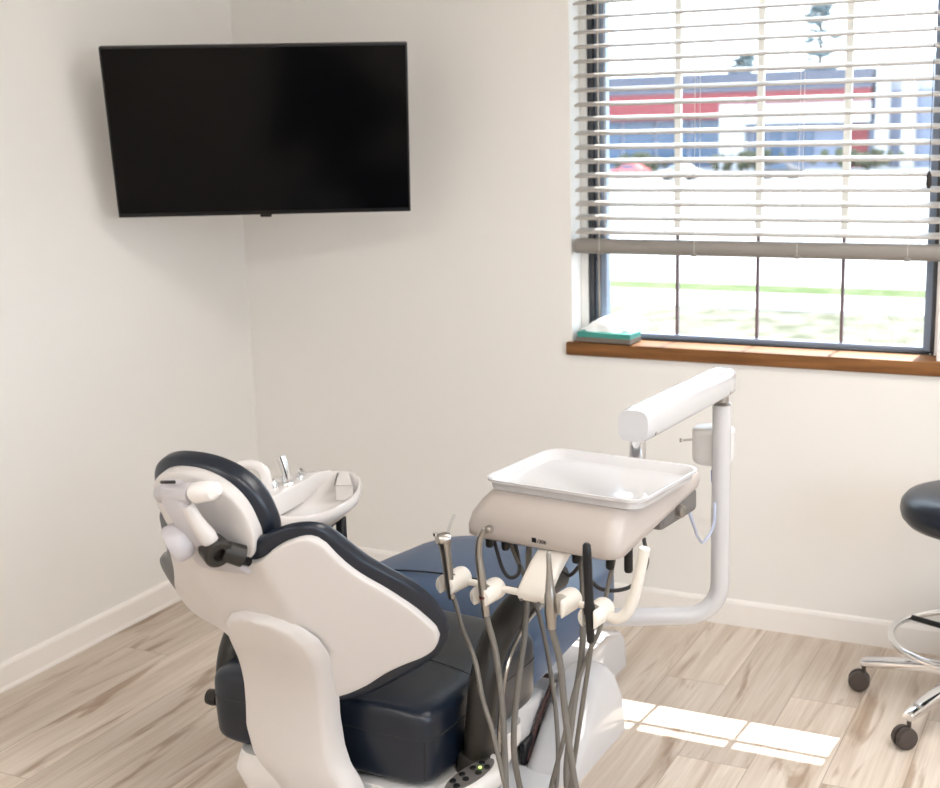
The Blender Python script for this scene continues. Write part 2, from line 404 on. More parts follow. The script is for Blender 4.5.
# tissue box on sill ------------------------------------------------------
t = Thing('tissue_box', 'flat teal and brown tissue box with white tissue on the window sill', 'tissue box', (1.375, .03, .88))
tq = lambda x, y, z: Vector((1.375, .03, 0)) + Matrix.Rotation(-.06, 3, 'Z') @ Vector((x, y, z))
b = NB(); box(b, (0, 0, .8965), (.185, .085, .032), .002, 1, xf=tq); bo = t.part('box', b, M['teal'])
b = NB(); box(b, (0, 0, .8885), (.1862, .0862, .016), .001, 1, xf=tq); t.part('printed_band', b, M['tbrown'], bo)
b = NB()
rings = []
for j in range(10):
    f = j / 9; rr = (1 - f) ** .8; L = []
    for k in range(28):
        a = 2 * PI * k / 28; wob = 1 + .16 * math.sin(5 * a + j) * (1 - f) + .08 * math.sin(9 * a + 2 * j)
        L.append(tq(-.012 + .075 * rr * wob * math.cos(a) + .01 * f, .030 * rr * wob * math.sin(a) + .01 * f, .9126 + .05 * f ** .8))
    rings.append(L)
loft(b, rings); t.part('tissue', b, M['tissue'])

# ================================================================== TELEVISION
TVs = .92; camp = Vector((2.8699, -3.8979, 1.6)); tc0 = camp + (Vector((.296, -.282, 1.561)) - camp) * TVs
TW, TH = .965 * TVs, .558 * TVs
tX = Vector((math.cos(.532), math.sin(.532), 0)); tN = Vector((math.sin(.532), -math.cos(.532), 0))
tU = Vector((0, 0, 1)) * math.cos(.251) + tN * math.sin(.251); tD = tU.cross(tX) * -1      # tD: out of the screen
if tD.dot(tN) < 0: tD = -tD
rl = -.010; tX, tU = tX * math.cos(rl) + tU * math.sin(rl) , tU * math.cos(rl) - tX * math.sin(rl)
TVf = lambda x, y, z: tc0 + tX * x + tU * z + tD * y
t = Thing('television', 'black flat-screen television hung tilted across the room corner', 'television', tc0)
b = NB(); box(b, (0, -.012, 0), (TW, .024, TH), .003, 2, xf=TVf); t.part('bezel', b, M['tvframe'])
b = NB(); box(b, (0, .0006, .004), (TW - .012, .002, TH - .020), 0, xf=TVf); t.part('screen', b, M['screen'], smooth=False)
b = NB(); box(b, (0, -.035, -.08), (TW * .55, .03, TH * .5), .008, 2, xf=TVf); t.part('rear_housing', b, M['tvframe'])
b = NB(); box(b, (.0, -.006, -TH / 2 - .004), (.035, .012, .008), .002, 1, xf=TVf); t.part('receiver', b, M['tvframe'])
b = NB(); tube(b, [TVf(0, -.045, 0), TVf(.03, -.12, .02), V(.02, -.10, 1.60)], .016, 10); box(b, (.008, -.10, 1.60), (.012, .07, .16), .002, 1)
t.part('wall_arm', b, M['black'])

# ================================================================== DENTAL CHAIR
cy_ = -.021
cX = V(math.cos(cy_), math.sin(cy_), 0); cY = V(-math.sin(cy_), math.cos(cy_), 0); Z3 = V(0, 0, 1)
C0 = V(1.47, -1.861, 0)
CL = lambda x, y, z: C0 + cX * x + cY * y + Z3 * z
ra = math.radians(29.66)
eB = cY * -math.sin(ra) + Z3 * math.cos(ra); fB = cY * math.cos(ra) + Z3 * math.sin(ra)
CB = lambda u, v, w_: C0 + Z3 * .42 + cX * u + eB * v + fB * w_
rh = math.radians(15)
eH = cY * -math.sin(rh) + Z3 * math.cos(rh) - cX * .22; fH = cY * math.cos(rh) + Z3 * math.sin(rh)
HC0 = CB(-.050, .66, .04) - eH * .092
CH = lambda u, v, w_: HC0 + cX * u + eH * v + fH * w_
ch = Thing('dental_chair', 'reclining dental chair with dark navy vinyl cushions and white plastic back', 'dental chair', C0)

# base on the floor
b = NB()
def rrect(x0, x1, y0, y1, r, z, n=6):
    L = []
    for cx_, cyy, a0 in ((x1 - r, y1 - r, 0), (x0 + r, y1 - r, PI / 2), (x0 + r, y0 + r, PI), (x1 - r, y0 + r, 3 * PI / 2)):
        for k in range(n + 1):
            a = a0 + PI / 2 * k / n; L.append(CL(cx_ + r * math.cos(a), cyy + r * math.sin(a), z))
    return L
loft(b, [rrect(-.21, .205, .0, .95, .06, 0), rrect(-.21, .205, .0, .95, .06, .014), rrect(-.20, .195, .01, .94, .06, .020)])
base = ch.part('floor_base', b, M['gloss'])
b = NB()
loft(b, [rrect(-.21, .10, .86, 1.455, .03, 0), rrect(-.205, .095, .865, 1.45, .03, .085), rrect(-.20, .09, .87, 1.43, .03, .105), rrect(-.19, .10, .88, 1.30, .03, .148), rrect(-.18, .11, .90, 1.26, .03, .156)])
ch.part('base_box', b, M['gloss'], base)
for sg in (1, -1):
    b = NB()
    q = lambda x0, x1, y0, y1, r, z: rrect(x0, x1, y0, y1, r, z) if sg == 1 else rrect(-x1 + .02, -x0 + .02, y0, y1, r, z)
    loft(b, [q(.115, .250, .690, 1.06, .03, 0), q(.115, .250, .70, 1.06, .035, .03), q(.115, .246, .78, 1.055, .04, .10), q(.112, .226, .87, 1.05, .04, .155), q(.112, .210, .89, 1.04, .04, .176), q(.125, .19, .92, 1.02, .03, .184)])
    ch.part('base_cheek', b, M['gloss'], base)
b = NB()
def larm(y, z, hw, hz, r=.02):
    L = []
    for cx_, cz, a0 in ((hw - r, hz - r, 0), (-hw + r, hz - r, PI / 2), (-hw + r, -hz + r, PI), (hw - r, -hz + r, 3 * PI / 2)):
        for k in range(5):
            a = a0 + PI / 2 * k / 4; L.append(CL(.01 + cx_ + r * math.cos(a), y, z + cz + r * math.sin(a)))
    return L
loft(b, [larm(.94, .09, .085, .05), larm(.78, .105, .088, .058), larm(.55, .16, .09, .06), larm(.30, .23, .09, .05)])
ch.part('lift_arm', b, M['white'], base)
b = NB()
tube(b, [CL(.112, .72, .03), CL(.110, .80, .11), CL(.108, .885, .165), CL(.095, .905, .176), CL(-.075, .905, .176), CL(-.088, .885, .165), CL(-.092, .80, .11), CL(-.092, .72, .03)], .006, 8)
ch.part('rubber_rim', b, M['brown'], base)
b = NB(); box(b, (.107, .78, .05), (.016, .14, .06), .003, 1, xf=CL); ch.part('gap_shade', b, M['black'], base)  # black block standing in for the shaded gap beside the lift arm

# seat frame housing
b = NB()
loft(b, [rrect(-.17, .18, .04, .36, .05, .200), rrect(-.215, .25, .01, .39, .05, .225), rrect(-.225, .275, -.01, .40, .05, .28), rrect(-.215, .275, .0, .40, .05, .322)])
frm = ch.part('seat_frame', b, M['white'])
# keypad console
KP = lambda x, y, z: CL(*(Matrix.Rotation(-.55, 3, 'Z') @ V(x, y, 0) + V(.302, .075, 0)).to_2d(), .322 + z + y * .30 - x * .05)
b = NB(); box(b, (0, 0, 0), (.070, .15, .04), .014, 4, xf=KP)
con = ch.part('control_console', b, M['white'])
b = NB(); lathe(b, [(.024, 0), (.024, .004)], (0, 0, 0), seg=28)
for v in b.verts: v.co = KP(v.co.x, v.co.y * 2.3 + .002, v.co.z + .0185)
kp = ch.part('keypad', b, M['grey'], con)
for (kx, ky) in ((-.010, .036), (.010, .036), (-.010, .016), (.010, .016), (-.012, -.008), (.006, -.010), (-.010, -.030), (.008, -.032)):
    b = NB(); q = KP(kx, ky, .0225); lathe(b, [(.007, 0), (.006, .003)], q, seg=12); ch.part('button', b, M['black'], con)
b = NB(); q = KP(0, .026, .0228); lathe(b, [(.0035, 0), (.003, .002)], q, seg=8); ch.part('indicator_light', b, M['led'], con)

# seat cushion (rear bolster)
def seat_fn(x, y, z):
    yy = y + .24; hw = interp([(0, 1.0), (.2, 1.03), (.5, 1.08)], yy)
    dome = .028 * max(0, z / .08) * (1 - (x / .27) ** 2) if z > 0 else 0
    zz = z + dome * .8 + (.02 * max(0, yy) if z > 0 else 0)
    taper = (1 - .02 * max(0, -z / .08)) * (1.09 if x < 0 else 1)
    return CL(x * hw * taper + .0, yy, .405 + zz)
b = NB(); superq(b, .255, .235, .080, .22, .16, seat_fn, 72, 28)
seat = ch.part('seat_cushion', b, M['vinyl'])
b = NB(); loop = []
for k in range(72):
    a = 2 * PI * k / 72; loop.append(seat_fn(.2545 * sgnpow(math.cos(a), .16), .2345 * sgnpow(math.sin(a), .16), .022))
tube(b, loop + [loop[0]], .0016, 6, cap=False); ch.part('seam', b, M['seam'], seat)
b = NB()
for s in (1,): tube(b, [seat_fn(.2405 * s, -.2238, zz) for zz in (-.06, -.03, 0, .02)], .0013, 6)
ch.part('seam', b, M['seam'], seat)
b = NB(); tube(b, [seat_fn(x, -.035, .0795 * (1 - abs(x / .255) ** 9) ** (1 / 9)) for x in [(-.235 + .47 * k / 24) for k in range(25)]], .002, 6); ch.part('seam', b, M['seam'], seat)
# leg rest
def leg_fn(x, y, z):
    yy = y + .73; s = (yy - .42) / .62
    hw = interp([(.40, 1.0), (.65, 1.0), (.85, .965), (1.05, .88)], yy)
    return CL(x * hw - .020, yy, .408 + z + (.028 * (1 - (x / .29) ** 2) * (z / .06) if z > 0 else 0) + .025 * math.sin(max(0, min(1, s)) * PI))
b = NB(); superq(b, .290, .315, .064, .25, .20, leg_fn, 72, 24)
legr = ch.part('leg_rest', b, M['vinylsheen'])
b = NB(); tube(b, [leg_fn(x, -.10, .0640 * (1 - abs(x / .290) ** 8) ** (1 / 8)) for x in [(-.26 + .52 * k / 24) for k in range(25)]], .0022, 6); ch.part('seam', b, M['seam'], legr)

# backrest
def fold(u, k=.512, u0=.085):
    d = abs(u) - u0; return k * .5 * (d + math.sqrt(d * d + .00002))
SVB = [(0, .105), (.07, .112), (.10, .117), (.114, .119), (.15, .131), (.188, .152), (.223, .165), (.26, .175), (.284, .191), (.295, .215)]
SVT = [(0, .490), (.06, .492), (.086, .503), (.115, .521), (.146, .529), (.17, .524), (.185, .502), (.197, .460), (.215, .415), (.245, .362), (.274, .302), (.290, .255), (.295, .235)]
KVB = [(0, .085), (.05, .088), (.10, .086), (.134, .089), (.165, .100), (.2, .115), (.219, .124), (.244, .137), (.276, .158), (.298, .188), (.306, .212)]
KVT = [(0, .520), (.05, .530), (.077, .534), (.102, .543), (.134, .548), (.164, .541), (.185, .522), (.199, .487), (.219, .439), (.244, .397), (.276, .345), (.298, .288), (.306, .232)]
LKVT = [(0, .520), (.05, .530), (.10, .543), (.134, .546), (.16, .532), (.185, .49), (.2, .46), (.22, .42), (.24, .385), (.27, .350), (.31, .318), (.335, .29), (.348, .258)]
LKVB = [(0, .085), (.06, .12), (.10, .19), (.15, .205), (.2, .195), (.25, .182), (.30, .180), (.335, .205), (.348, .235)]
LSVT = [(0, .490), (.06, .492), (.086, .500), (.115, .510), (.14, .500), (.16, .468), (.18, .43), (.21, .372), (.24, .325), (.265, .288), (.285, .25)]
LSVB = [(0, .105), (.06, .16), (.1, .235), (.15, .236), (.2, .220), (.25, .210), (.27, .216), (.285, .238)]
fold2 = lambda u: fold(u, .512 if u > 0 else .42)
pk = lambda R, L: (lambda u: sinterp(R, u) if u >= 0 else sinterp(L, -u))
b = NB()
pillow(b, (.348, .306), pk(KVB, LKVB), pk(KVT, LKVT), lambda u, v: fold2(u) + .018, .016, 3.2, CB, 88, 48, hfront=.034)
bk = ch.part('backrest_cushion', b, M['vinyl'])
b = NB()
pillow(b, (.285, .295), pk(SVB, LSVB), pk(SVT, LSVT), lambda u, v: fold2(u) + .004, .010, 9, CB, 88, 48, hfront=.008)
ch.part('backrest_shell', b, M['shell'], angle=60)
# support bracket running down the spine
PR = [(.715, -.195), (.69, -.180), (.64, -.151), (.584, -.119), (.51, -.092), (.42, -.079), (.36, -.076), (.31, -.070), (.27, -.055), (.235, -.02), (.215, .03)]   # z, y
prof = [(y, z) for z, y in PR]
SL = []; 
samples = smooth_path([(y, z, 0) for y, z in prof], 6)
BL = [(.215, -.01), (.27, -.03), (.32, -.055), (.35, -.085), (.38, -.106), (.43, -.115), (.50, -.105), (.555, -.095), (.605, -.087), (.65, -.080), (.68, -.070), (.70, -.050), (.712, -.022), (.717, .0)]
BRt = [(.215, .135), (.30, .120), (.343, .105), (.374, .087), (.412, .076), (.475, .076), (.532, .086), (.579, .096), (.631, .108), (.666, .107), (.692, .088), (.708, .055), (.717, .010)]
def offs(i, d):
    a = samples[max(0, i - 1)]; c = samples[min(len(samples) - 1, i + 1)]; tt = (c - a).normalized()
    n = V(tt.y, -tt.x, 0)     # (dy,dz) rotated
    if n.x > 0: n = -n
    return samples[i] - n * d
b = NB(); loops = []
for i, s in enumerate(samples):
    z = s.y; l, r = interp(BL, z), interp(BRt, z); dep = interp([(.215, .05), (.42, .045), (.52, .04), (.62, .03), (.717, .018)], z)
    L = []
    for (fu, d) in ((l - .004, dep), (l - .002, .010), (l + .004, .003), (l + .012, 0), ((l * 2 + r) / 3, -.002), ((l + 2 * r) / 3, -.002), (r - .012, 0), (r - .004, .003), (r + .004, .010), (r + .012, dep * .7), (r + .014, dep)):
        q = offs(i, d); L.append(CL(fu, q.x, q.y))
    loops.append(L)
loft(b, loops)
ch.part('back_support', b, M['shell'], angle=50)

# headrest
b = NB(); W_, H_ = .119, .101
ell = lambda u, W, H, n=2.25: H * max(0, 1 - min(1, abs(u / W)) ** n) ** (1 / n)
pillow(b, W_, lambda u: -ell(u, W_, H_), lambda u: ell(u, W_, H_), lambda u, v: .042 + .8 * u * u, .030, 3.2, CH, 56, 40, hfront=.034)
hd = ch.part('headrest_cushion', b, M['vinyl'])
b = NB(); W2, H2 = .099, .090
pillow(b, W2, lambda u: -ell(u, W2, H2), lambda u: ell(u, W2, H2), lambda u, v: (.014 + .3 * u * u), .020, 7, lambda u, v, w_: CH(u + .008, v, w_), 56, 40, hfront=.012)
ch.part('headrest_shell', b, M['shell'])
b = NB()
tube(b, [CB(-.050, .660, -.016), CB(-.048, .661, -.016), CB(.022, .672, -.016), CB(.024, .672, -.016)], [.012, .017, .018, .017], 16)
loops = []
for v, w_, hw, th, uc in ((.685, -.014, .022, .012, -.014), (.655, -.026, .027, .014, -.010), (.62, -.030, .025, .014, -.004), (.58, -.032, .028, .016, .002), (.545, -.026, .036, .016, .004), (.51, -.016, .050, .014, -.004), (.47, -.004, .060, .010, -.008)):
    loops.append([CB(uc + hw * sgnpow(math.cos(q), .5), v, w_ + th * sgnpow(math.sin(q), .6)) for q in [2 * PI * k / 24 for k in range(24)]])
loft(b, loops)
ch.part('headrest_bracket', b, M['lilac'], angle=60)
b = NB()
tube(b, [CB(.030, .672, -.016), CB(.032, .673, -.016), CB(.068, .680, -.010), CB(.078, .682, -.006)], [.016, .018, .018, .010], 16)
ch.part('hinge_cap', b, M['white'])
b = NB(); box(b, (0, 0, 0), (.034, .004, .006), .001, 1, xf=lambda x, y, z: CB(-.010 + x, .698 + z + x * .15, -.022 + y)); ch.part('bracket_slot', b, M['black'])
b = NB()
tube(b, [CB(.014, .655, -.028), CB(.022, .62, -.034), CB(.030, .590, -.036), CB(.030, .574, -.034)], [.010, .013, .016, .014], 12, 5)
ch.part('headrest_link', b, M['shell'])
kax = (fB * -.62 + cX * -.62 + Z3 * -.1).normalized()
b = NB(); lathe(b, [(.020, -.020), (.031, -.008), (.034, .004), (.034, .016), (.030, .022), (.004, .023)], CB(-.026, .578, -.044), kax, 32)
ch.part('locking_knob', b, M['lilac'])
b = NB(); lathe(b, [(.022, -.020), (.025, -.016), (.026, .012), (.022, .016), (.012, .016), (.011, .004)], CB(.034, .556, -.038), (cX * .85 - fB * .5).normalized(), 28)
tube(b, [CB(.040, .55, -.03), CB(.060, .522, -.014)], [.018, .020], 12)
ch.part('pivot_hub', b, M['char'])
b = NB(); tube(b, [CB(-.055, .500, -.006), CB(.06, .500, -.006)], .009, 10); ch.part('neck_gasket', b, M['black'])

# armrests
for s in (1, -1):
    b = NB()
    if s == 1:
        pts = [(.285, .155, .335), (.297, .135, .41), (.300, .158, .515), (.300, .205, .57), (.300, .28, .602), (.300, .40, .612), (.298, .52, .605)]
    else:
        pts = [(-.275, .12, .345), (-.280, .09, .41), (-.282, .115, .50), (-.28, .19, .56), (-.28, .28, .59), (-.28, .40, .60), (-.278, .50, .595)]
    tube(b, pts, [.036, .035, .034, .035, .035, .035, .030], 16, 8, xf=CL, flat=(1.0, .85))
    arm = ch.part('armrest', b, M['char'])
    b = NB(); box(b, (.288 * s, .155, .330), (.080, .095, .07), .02, 4, xf=CL); ch.part('armrest_socket', b, M['char'], arm)
    if s == 1:
        b = NB(); tube(b, [CL(x + .030, y + .024, z - .012) for x, y, z in pts[:6]], .0045, 8, 6); ch.part('edge_strip', b, M['steel'], arm)
    else:
        b = NB(); lathe(b, [(.017, -.012), (.018, 0), (.015, .012)], CL(-.300, .055, .40), cX, 20); ch.part('pivot_cap', b, M['char'], arm)

# ================================================================== CUSPIDOR
t = Thing('cuspidor', 'white porcelain spittoon basin with spouts, between the chair and the corner', 'spittoon', (1.02, -1.28, 0))
out = [(.93, -1.47), (1.06, -1.475), (1.165, -1.462), (1.205, -1.42), (1.220, -1.345), (1.208, -1.255), (1.172, -1.17), (1.125, -1.10), (1.075, -1.06), (1.03, -1.075), (.985, -1.12), (.945, -1.19), (.915, -1.29), (.905, -1.40)]
out = smooth_path([(x, y, 0) for x, y in out + [out[0]]], 5)[:-1]
cen = V(1.06, -1.28, 0)
def ring(s, z, c=cen): return [V(*(c + (p - c) * s).to_2d(), z + (.018 if False else 0)) for p in out]
b = NB()
c2 = V(1.03, -1.30, 0)
loft(b, [ring(.25, .50, c2), ring(.34, .54, c2), ring(.52, .595, c2), ring(.72, .640), ring(.90, .664), ring(.985, .676), ring(1.0, .684), ring(1.0, .696), ring(.985, .701), ring(.955, .702), ring(.925, .698), ring(.88, .682), ring(.70, .662), ring(.40, .652), ring(.12, .648)])
bowl = t.part('basin', b, M['ceramic'], angle=50)
b = NB()  # raised deck carrying the spouts
deck = smooth_path([(x, y, 0) for x, y in ((.93, -1.46), (1.0, -1.46), (1.035, -1.36), (1.03, -1.24), (1.02, -1.14), (1.03, -1.085), (.985, -1.12), (.945, -1.19), (.915, -1.29), (.905, -1.40), (.93, -1.46))], 4)[:-1]
dc = V(.97, -1.28, 0)
loft(b, [[V(*p.to_2d(), .655) for p in deck], [V(*p.to_2d(), .700) for p in deck], [V(*(dc + (p - dc) * .96).to_2d(), .707) for p in deck], [V(*(dc + (p - dc) * .90).to_2d(), .708) for p in deck]])
t.part('deck', b, M['ceramic'])
b = NB()  # raised splash ridge at the far right of the bowl
rd = lambda z, f: [(1.06 + (x - 1.06) * f, -1.28 + (y + 1.28) * f, z) for x, y in ((1.055, -1.085), (1.085, -1.082), (1.155, -1.178), (1.115, -1.195))]
loft(b, [rd(.664, .97), rd(.698, .985), rd(.703, .965), rd(.703, .93)])
t.part('splash_ridge', b, M['ceramic'], bowl)
b = NB(); tube(b, [(.985, -1.31, .70), (.984, -1.308, .73), (.978, -1.309, .755), (.958, -1.312, .768), (.928, -1.316, .768), (.90, -1.32, .758)], [.016, .015, .014, .013, .013, .012], 14, 6)
t.part('bowl_spout', b, M['ceramic'])
b = NB(); tube(b, [(1.01, -1.255, .70), (1.006, -1.255, .74), (.994, -1.256, .780)], [.013, .0125, .013], 14, 4); lathe(b, [(.015, 0), (.014, .008), (.010, .012)], (1.01, -1.255, .706), seg=16)
t.part('cup_filler', b, M['chrome'])
b = NB(); tube(b, [(1.003, -1.19, .70), (1.003, -1.19, .722), (1.012, -1.198, .730), (1.022, -1.205, .725)], [.008, .008, .007, .006], 12, 4); lathe(b, [(.012, 0), (.010, .008)], (1.003, -1.19, .706), seg=14)
t.part('button_tap', b, M['chrome'])
b = NB(); lathe(b, [(.012, 0), (.011, .014), (.007, .02)], (.988, -1.285, .706), seg=14); t.part('spout_collar', b, M['chrome'])
b = NB(); lathe(b, [(.12, 0), (.12, .015), (.075, .03), (.07, .25), (.075, .45), (.09, .515)], (1.02, -1.30, 0), seg=28); t.part('column', b, M['white'])
b = NB(); box(b, (1.10, -1.16, .305), (.022, .022, .61), .003, 1); box(b, (1.10, -1.16, .006), (.08, .08, .012), .003, 1); t.part('support_post', b, M['black'])

# ================================================================== DELIVERY UNIT
PX, PY, PT = 1.956, -.705, .308
H0 = V(1.918, -1.495, 0); hy = -.122
hX = V(math.cos(hy), math.sin(hy), 0); hY = V(-math.sin(hy), math.cos(hy), 0)
HF = lambda x, y, z: H0 + hX * x + hY * y + Z3 * z
du = Thing('delivery_unit', 'white dental instrument console on a swing arm and bent tube post', 'dental unit', (PX, PY, 0))
rT = .0238
b = NB()
pts = [(1.55, -.90, PT), (1.70, -.83, PT)] + []
e0 = V(1.55, -.905, PT); corner = V(PX, PY, PT); dirx = (corner - e0).normalized()
P = [e0]
for k in range(11):
    a = PI / 2 * k / 10; P.append(corner - dirx * .085 + dirx * .085 * math.sin(a) + Z3 * .085 * (1 - math.cos(a)))
P.append(V(PX, PY, .868))
tube(b, P, rT, 24); du.part('bent_tube_post', b, M['gloss'])
b = NB(); lathe(b, [(.045, 0), (.045, .02), (.05, .022)], e0 - V(0, 0, .155), seg=20); 
tube(b, [e0 - V(0, 0, .15), e0 + V(0, 0, .03)], .036, 16); du.part('mounting_post', b, M['gloss'])
b = NB(); lathe(b, [(.022, 0), (.024, .003), (.018, .008), (.017, .026)], (PX, PY, .868), seg=20); du.part('pivot_collar', b, M['steel'])
# swing arm: rounded tapered box
A0 = V(PX - .002, PY + .035, 0); A1 = V(1.943, -1.325, 0); ad = (A1 - A0).normalized(); an = V(ad.y, -ad.x, 0)
b = NB(); loops = []
for f, wd, ht in ((-.004, .40, .5), (.0, .7, .8), (.03, .95, .98), (.1, 1, 1), (.93, 1, 1), (.985, .99, .99), (1.0, .93, .95)):
    c = A0 + (A1 - A0) * f; L = []
    for k in range(32):
        a = 2 * PI * k / 32; L.append(c + an * .036 * wd * sgnpow(math.cos(a), .55) * (1 - .08 * min(0, math.sin(a)) * -1) + Z3 * (.926 + .024 * f + .035 * ht * sgnpow(math.sin(a), .62 if math.sin(a) > 0 else .4)))
    loops.append(L)
loft(b, loops); arm = du.part('swing_arm', b, M['gloss'], angle=50)
for f in (.10, .93):
    c = A0 + (A1 - A0) * f; q = c - an * .0362; 
    for sgn in (1, -1): b = NB(); lathe(b, [(.004, -.002), (.004, .001)], c + an * .0355 * sgn + Z3 * (.906 + .022 * f), an * sgn, 10); du.part('screw', b, M['steel'], arm)
S = HF(.0025, .197, 0)
b = NB(); lathe(b, [(.0175, .868), (.0175, .922)], (S.x, S.y, 0), seg=20); du.part('chrome_shaft', b, M['chrome'])
b = NB(); lathe(b, [(.026, .850), (.026, .866), (.024, .870)], (S.x, S.y, 0), seg=20); du.part('shaft_collar', b, M['white'])
# valve box behind the post
b = NB(); loops = []
for z, s in ((.702, .86), (.709, .97), (.72, 1), (.782, 1), (.791, .98), (.796, .9)):
    L = []
    for k in range(28):
        a = 2 * PI * k / 28; L.append((1.921 + .054 * s * sgnpow(math.cos(a), .7), -.655 + .042 * s * sgnpow(math.sin(a), .8), z))
    loops.append(L)
loft(b, loops); vb_ = du.part('valve_box', b, M['white'], angle=55)
b = NB(); tube(b, [(1.872, -.68, .765), (1.850, -.69, .763)], [.003, .003], 8); lathe(b, [(.0055, 0), (.0055, .006)], (1.848, -.691, .763), (-1, -.2, 0), 10); du.part('valve_lever', b, M['steel'], vb_)
b = NB(); tube(b, [(1.935, -.70, .695), (1.938, -.705, .665)], [.007, .008], 10); du.part('hose_connector', b, M['blue'], vb_)
b = NB(); q1 = HF(.125, .18, .79)
tube(b, [(1.938, -.705, .668), (1.945, -.72, .62), (1.965, -.80, .58), (1.985, -.95, .585), (2.02, -1.12, .66), q1 + V(.0, .06, -.07), q1], .0035, 8, 8); du.part('supply_cable', b, M['cable'])

# console head: rounded wedge
b = NB(); loops = []
def headloop(z, x0, x1, y0, y1, r, rise=0):
    L = []
    for cx_, cyy, a0 in ((x1 - r, y1 - r, 0), (x0 + r, y1 - r, PI / 2), (x0 + r, y0 + r, PI), (x1 - r, y0 + r, 3 * PI / 2)):
        for k in range(9):
            a = a0 + PI / 2 * k / 8; x, y = cx_ + r * math.cos(a), cyy + r * math.sin(a)
            L.append(HF(x, y, z + rise * max(0, (y + .14)) / .34))
    return L
loft(b, [headloop(.780, -.165, .118, -.145, .19, .03, .058), headloop(.776, -.187, .138, -.168, .205, .032, .058), headloop(.783, -.196, .147, -.179, .214, .034, .054),
         headloop(.80, -.197, .148, -.180, .218, .034, .044), headloop(.825, -.190, .148, -.174, .218, .034, .026), headloop(.850, -.174, .146, -.160, .216, .034, .008), headloop(.864, -.162, .143, -.148, .212, .034, 0), headloop(.868, -.152, .136, -.138, .205, .032, 0)])
head = du.part('console_head', b, M['beige'], angle=60)
b = NB(); box(b, (.012, .11, .806), (.262, .17, .052), .012, 3, xf=HF); du.part('underside_panel', b, M['grey'], head)
b = NB(); lathe(b, [(.013, 0), (.013, .012), (.010, .014)], HF(.143, .095, .806), hX, 16); du.part('gauge_knob', b, M['steel'], head)
for x in (-.205 + .03, -.137, .026, .1, .139):
    b = NB(); lathe(b, [(.0085, 0), (.0085, -.046), (.0065, -.050)], HF(x, -.115, .790), seg=14); du.part('hose_port', b, M['black'], head)
b = NB(); box(b, (.045, -.09, .776), (.06, .05, .022), .004, 2, xf=HF); du.part('valve_block', b, M['steel'], head)
# lettering on the front lower lip
def letters(body, size, x, y, z, m_, parent, name):
    cu = bpy.data.curves.new(name, 'FONT'); cu.body = body; cu.size = size; cu.extrude = .0003; cu.align_x = 'LEFT'
    tmp = bpy.data.objects.new(name, cu); COL.objects.link(tmp)
    dg = bpy.context.evaluated_depsgraph_get(); me = bpy.data.meshes.new_from_object(tmp.evaluated_get(dg))
    bpy.data.objects.remove(tmp); o = bpy.data.objects.new(name, me); COL.objects.link(o); me.materials.append(m_)
    for v in me.vertices:
        v.co = HF(x + v.co.x, y - v.co.z - .0005 + v.co.y * .05, z + v.co.y) - du.loc
    o.parent = parent; return o
letters('/306', .0115, -.0225, -.1805, .7915, M['black'], head, 'lettering')
b = NB(); box(b, (-.0300, -.1803, .7960), (.0095, .0012, .0095), 0, xf=HF); du.part('emblem', b, M['black'], head)

# instrument holder
b = NB(); loops = []
for y, z, hw, th in ((-.10, .778, .031, .012), (-.15, .772, .031, .012), (-.19, .748, .032, .012), (-.228, .716, .033, .012), (-.242, .706, .032, .009), (-.247, .703, .027, .005)):
    L = []
    for k in range(24):
        a = 2 * PI * k / 24; L.append(HF(hw * sgnpow(math.cos(a), .4), y - th * .5 * sgnpow(math.sin(a), .5), z + th * sgnpow(math.sin(a), .5)))
    loops.append(L)
loft(b, loops); br = du.part('holder_bracket', b, M['ivory'], angle=50)
for x in (-.02, .018):
    b = NB(); box(b, (x, -.2465, .699), (.006, .004, .004), 0, xf=HF); du.part('bracket_slot', b, M['grey'], br)
b = NB(); tube(b, [HF(-.20, -.235, .708), HF(.15, -.235, .708)], .0068, 12); du.part('holder_bar', b, M['ivory'])
HPOS = [(-.167, .713), (-.088, .704), (.079, .714), (.146, .707)]
for (x, z) in HPOS:
    b = NB(); R0 = .0215
    lathe(b, [(.010, -.222), (.018, -.2225), (.0205, -.2245), (R0, -.229), (R0, -.2665)], HF(x, 0, z), hY, 32)
    for sg in (1, -1):
        lp = []
        for yy, sc in ((-.2665, 1), (-.284, 1), (-.2885, .95), (-.290, .86)):
            L = []; am = math.acos(.0118 / R0)
            for k in range(13):
                a = -am + 2 * am * k / 12; L.append(HF(x + sg * (.0118 + (R0 * math.cos(a) - .0118) * sc), yy, z + R0 * math.sin(a) * sc))
            lp.append(L)
        loft(b, lp)
    du.part('instrument_holder', b, M['ivory'], angle=62)
b = NB(); tube(b, [HF(.165, -.245, .700), HF(.185, -.25, .702), HF(.205, -.25, .718), HF(.218, -.25, .747), HF(.232, -.25, .805), HF(.240, -.25, .844)], [.0105, .0105, .0105, .0105, .010, .010], 14, 6)
du.part('handle', b, M['ivory'])
def instrument(name, label, cat, x, z): return Thing(name, label, cat, HF(x, -.28, z))
